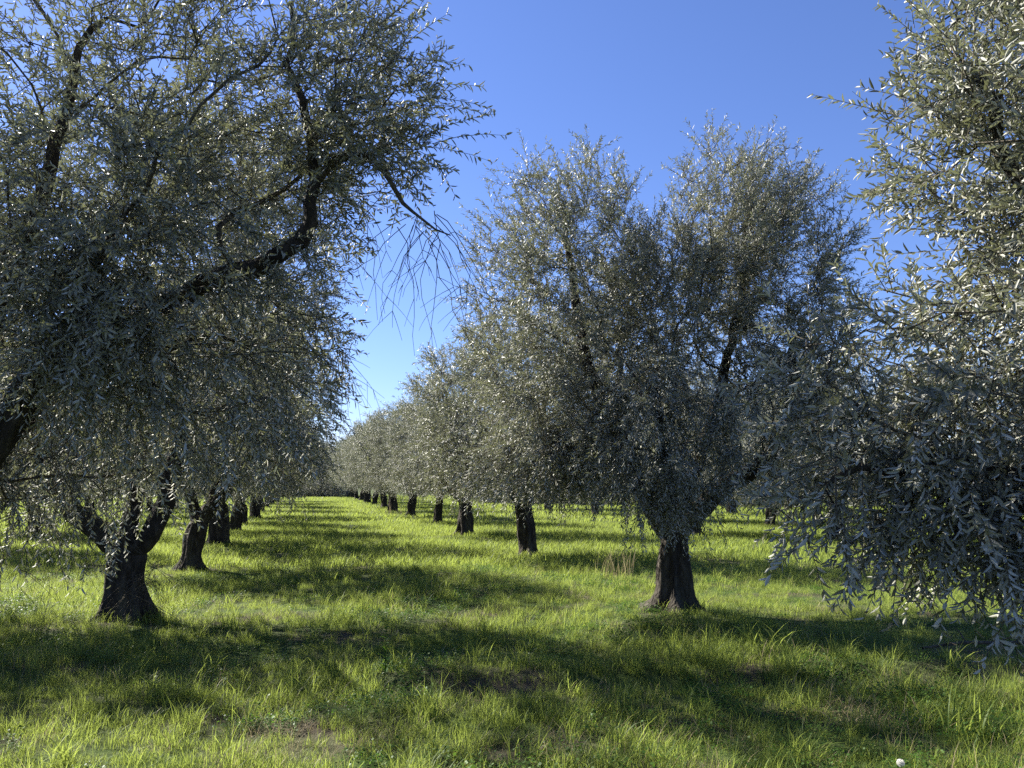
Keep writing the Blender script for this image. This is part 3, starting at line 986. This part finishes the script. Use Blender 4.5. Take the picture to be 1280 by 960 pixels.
# ------------------------------------------------------------------ single plants and litter
def blade_arrays(p, d, h, lean, w, segs, off, tw=0.0):
    """one curved tapering grass blade"""
    p = np.array(p, float)
    d = np.array([math.cos(d), math.sin(d), 0])
    sd_ = np.array([-d[1], d[0], 0]) * math.cos(tw) + d * math.sin(tw)
    V = []
    for q in range(segs + 1):
        u = q / segs
        c = p + np.array([0, 0, h * (u - .55 * lean * u ** 2.2)]) + d * h * lean * u ** 1.8
        ww = w * (1 - u ** 2) * (.55 + .9 * u * (1 - u) * 2) + .0006
        V += [c - sd_ * ww / 2, c + sd_ * ww / 2 + np.array([0, 0, .0])]
    F = [(off + 2 * q, off + 2 * q + 1, off + 2 * q + 3, off + 2 * q + 2) for q in range(segs)]
    return V, F

def plant(name, loc, label, cat, group=None):
    o = bpy.data.objects.new(name, None)
    o.empty_display_size = .1
    col.objects.link(o)
    o.location = (loc[0], loc[1], gz(*loc))
    return tag(o, label, cat, group)

def blades(parent, seed, n, h, lean, w, rad, mat, name='blade'):
    rng = np.random.default_rng(seed)
    for _ in range(n):
        a = rng.uniform(0, 6.28); r = rad * math.sqrt(rng.uniform())
        V, F = blade_arrays((r * math.cos(a), r * math.sin(a), -.02), rng.uniform(0, 6.28), rng.uniform(*h), rng.uniform(*lean), rng.uniform(*w), 7, 0, rng.uniform(-.7, .7))
        obj(name, mesh_np(name, np.array(V), np.array(F), mat, tint=np.full(len(F), rng.uniform(0, .6)), smooth=True), parent)

blades(plant('grass_clump', (2.95, 5.55), 'broad-bladed tall green grass clump in the bottom right corner', 'grass clump'), 1, 34, (.22, .46), (.25, .9), (.008, .015), .16, M_GRASS)
blades(plant('grass_clump', (2.35, 5.75), 'arching yellow-green grass clump left of the broad-bladed clump', 'grass clump'), 2, 26, (.18, .36), (.4, 1.1), (.006, .010), .14, M_GRASS)
blades(plant('grass_clump', (-1.95, 5.9), 'single tall arching grass clump at the sunlit edge on the lower left', 'grass clump'), 3, 18, (.16, .36), (.3, 1.0), (.005, .009), .10, M_GRASS)
blades(plant('dry_grass_tuft', (1.70, 14.3), 'tuft of tall beige dry grass left of the middle trunk', 'dry grass'), 4, 34, (.35, .8), (.1, .45), (.004, .008), .35, M_STRAW, 'stalk')
blades(plant('dry_grass_tuft', (-5.6, 40.6), 'distant beige dry grass tuft beside the far trunks right of the lane', 'dry grass'), 5, 24, (.5, 1.0), (.1, .4), (.008, .014), .6, M_STRAW, 'stalk')
blades(plant('dry_grass_tuft', (2.35, 6.05), 'yellowed dry grass patch in the lower right foreground', 'dry grass'), 6, 50, (.08, .22), (.4, 1.3), (.003, .006), .22, M_STRAW, 'stalk')

# leafy upright weed
wd_ = plant('tall_weed', (-1.05, 7.05), 'upright leafy weed standing in the shaded grass, left of the bare soil', 'weed')
st = np.array([(0, 0, -.02), (.01, 0, .12), (0, .01, .24), (.015, 0, .36), (.01, .01, .46)])
obj('stem', tubes_mesh('stem', [(st, np.linspace(.005, .002, 5), 6, 0, 0)], M_HERB), wd_)
lv, lf = single_leaf_mesh()
lm = bpy.data.meshes.new('leaf'); lm.from_pydata(lv, [], lf); lm.materials.append(M_HERB)
rng = np.random.default_rng(12)
for i in range(20):
    o = obj('leaf', lm, wd_)
    o.location = (.008, .003, .06 + .02 * i)
    o.rotation_euler = (rng.uniform(.1, .9), 0, i * 2.4)
    o.scale = (.035 * (1 - i / 40), .10 * (1 - i / 36), .10)

# dandelion seed head
dn = plant('dandelion', (1.98, 4.42), 'white fluffy dandelion seed head at the bottom edge', 'dandelion')
obj('stem', tubes_mesh('stem', [(np.array([(0, 0, -.02), (.005, 0, .08), (.0, .004, .17)]), np.array([.003, .0026, .0024]), 6, 0, 0)], M_HERB), dn)
it = []
rng = np.random.default_rng(13)
for i in range(110):
    d = unit(rng.normal(size=3))
    c = np.array([0, .004, .178])
    it.append((np.array([c + d * .003, c + d * .015]), np.array([.0004, .0003]), 3, 0, 0))
    u_ = unit(np.cross(d, [.3, .5, .8])); w_ = np.cross(d, u_)
    for q in range(5):
        e_ = u_ * math.cos(q * 1.257) + w_ * math.sin(q * 1.257)
        it.append((np.array([c + d * .0145, c + d * .019 + e_ * .006]), np.array([.0003, .0003]), 3, 0, 0))
obj('seed_head', tubes_mesh('seed_head', it, M_PUFF), dn, kind='stuff')

# dead branch lying in the grass
fb = plant('fallen_branch', (4.5, 7.9), 'pale dead olive branch lying in the grass at the right edge', 'branch')
main = catmull([(-.75, -.1, .10), (-.3, 0, .13), (.2, .05, .12), (.8, .2, .16)], .08)
obj('stem', tubes_mesh('stem', [(main, np.linspace(.012, .022, len(main)), 7, .2, 3)], M_TWIG), fb)
for (a_, q_) in ((3, (-.55, -.35, .16)), (6, (-.2, .4, .2)), (9, (.15, -.3, .22)), (12, (.6, .5, .25))):
    p_ = main[min(a_, len(main) - 1)]
    c_ = catmull([p_, (p_ + np.array(q_)) / 2 + np.array([0, 0, .03]), np.array(q_)], .07)
    obj('side_twig', tubes_mesh('side_twig', [(c_, np.linspace(.008, .003, len(c_)), 5, 0, 0)], M_TWIG), fb)
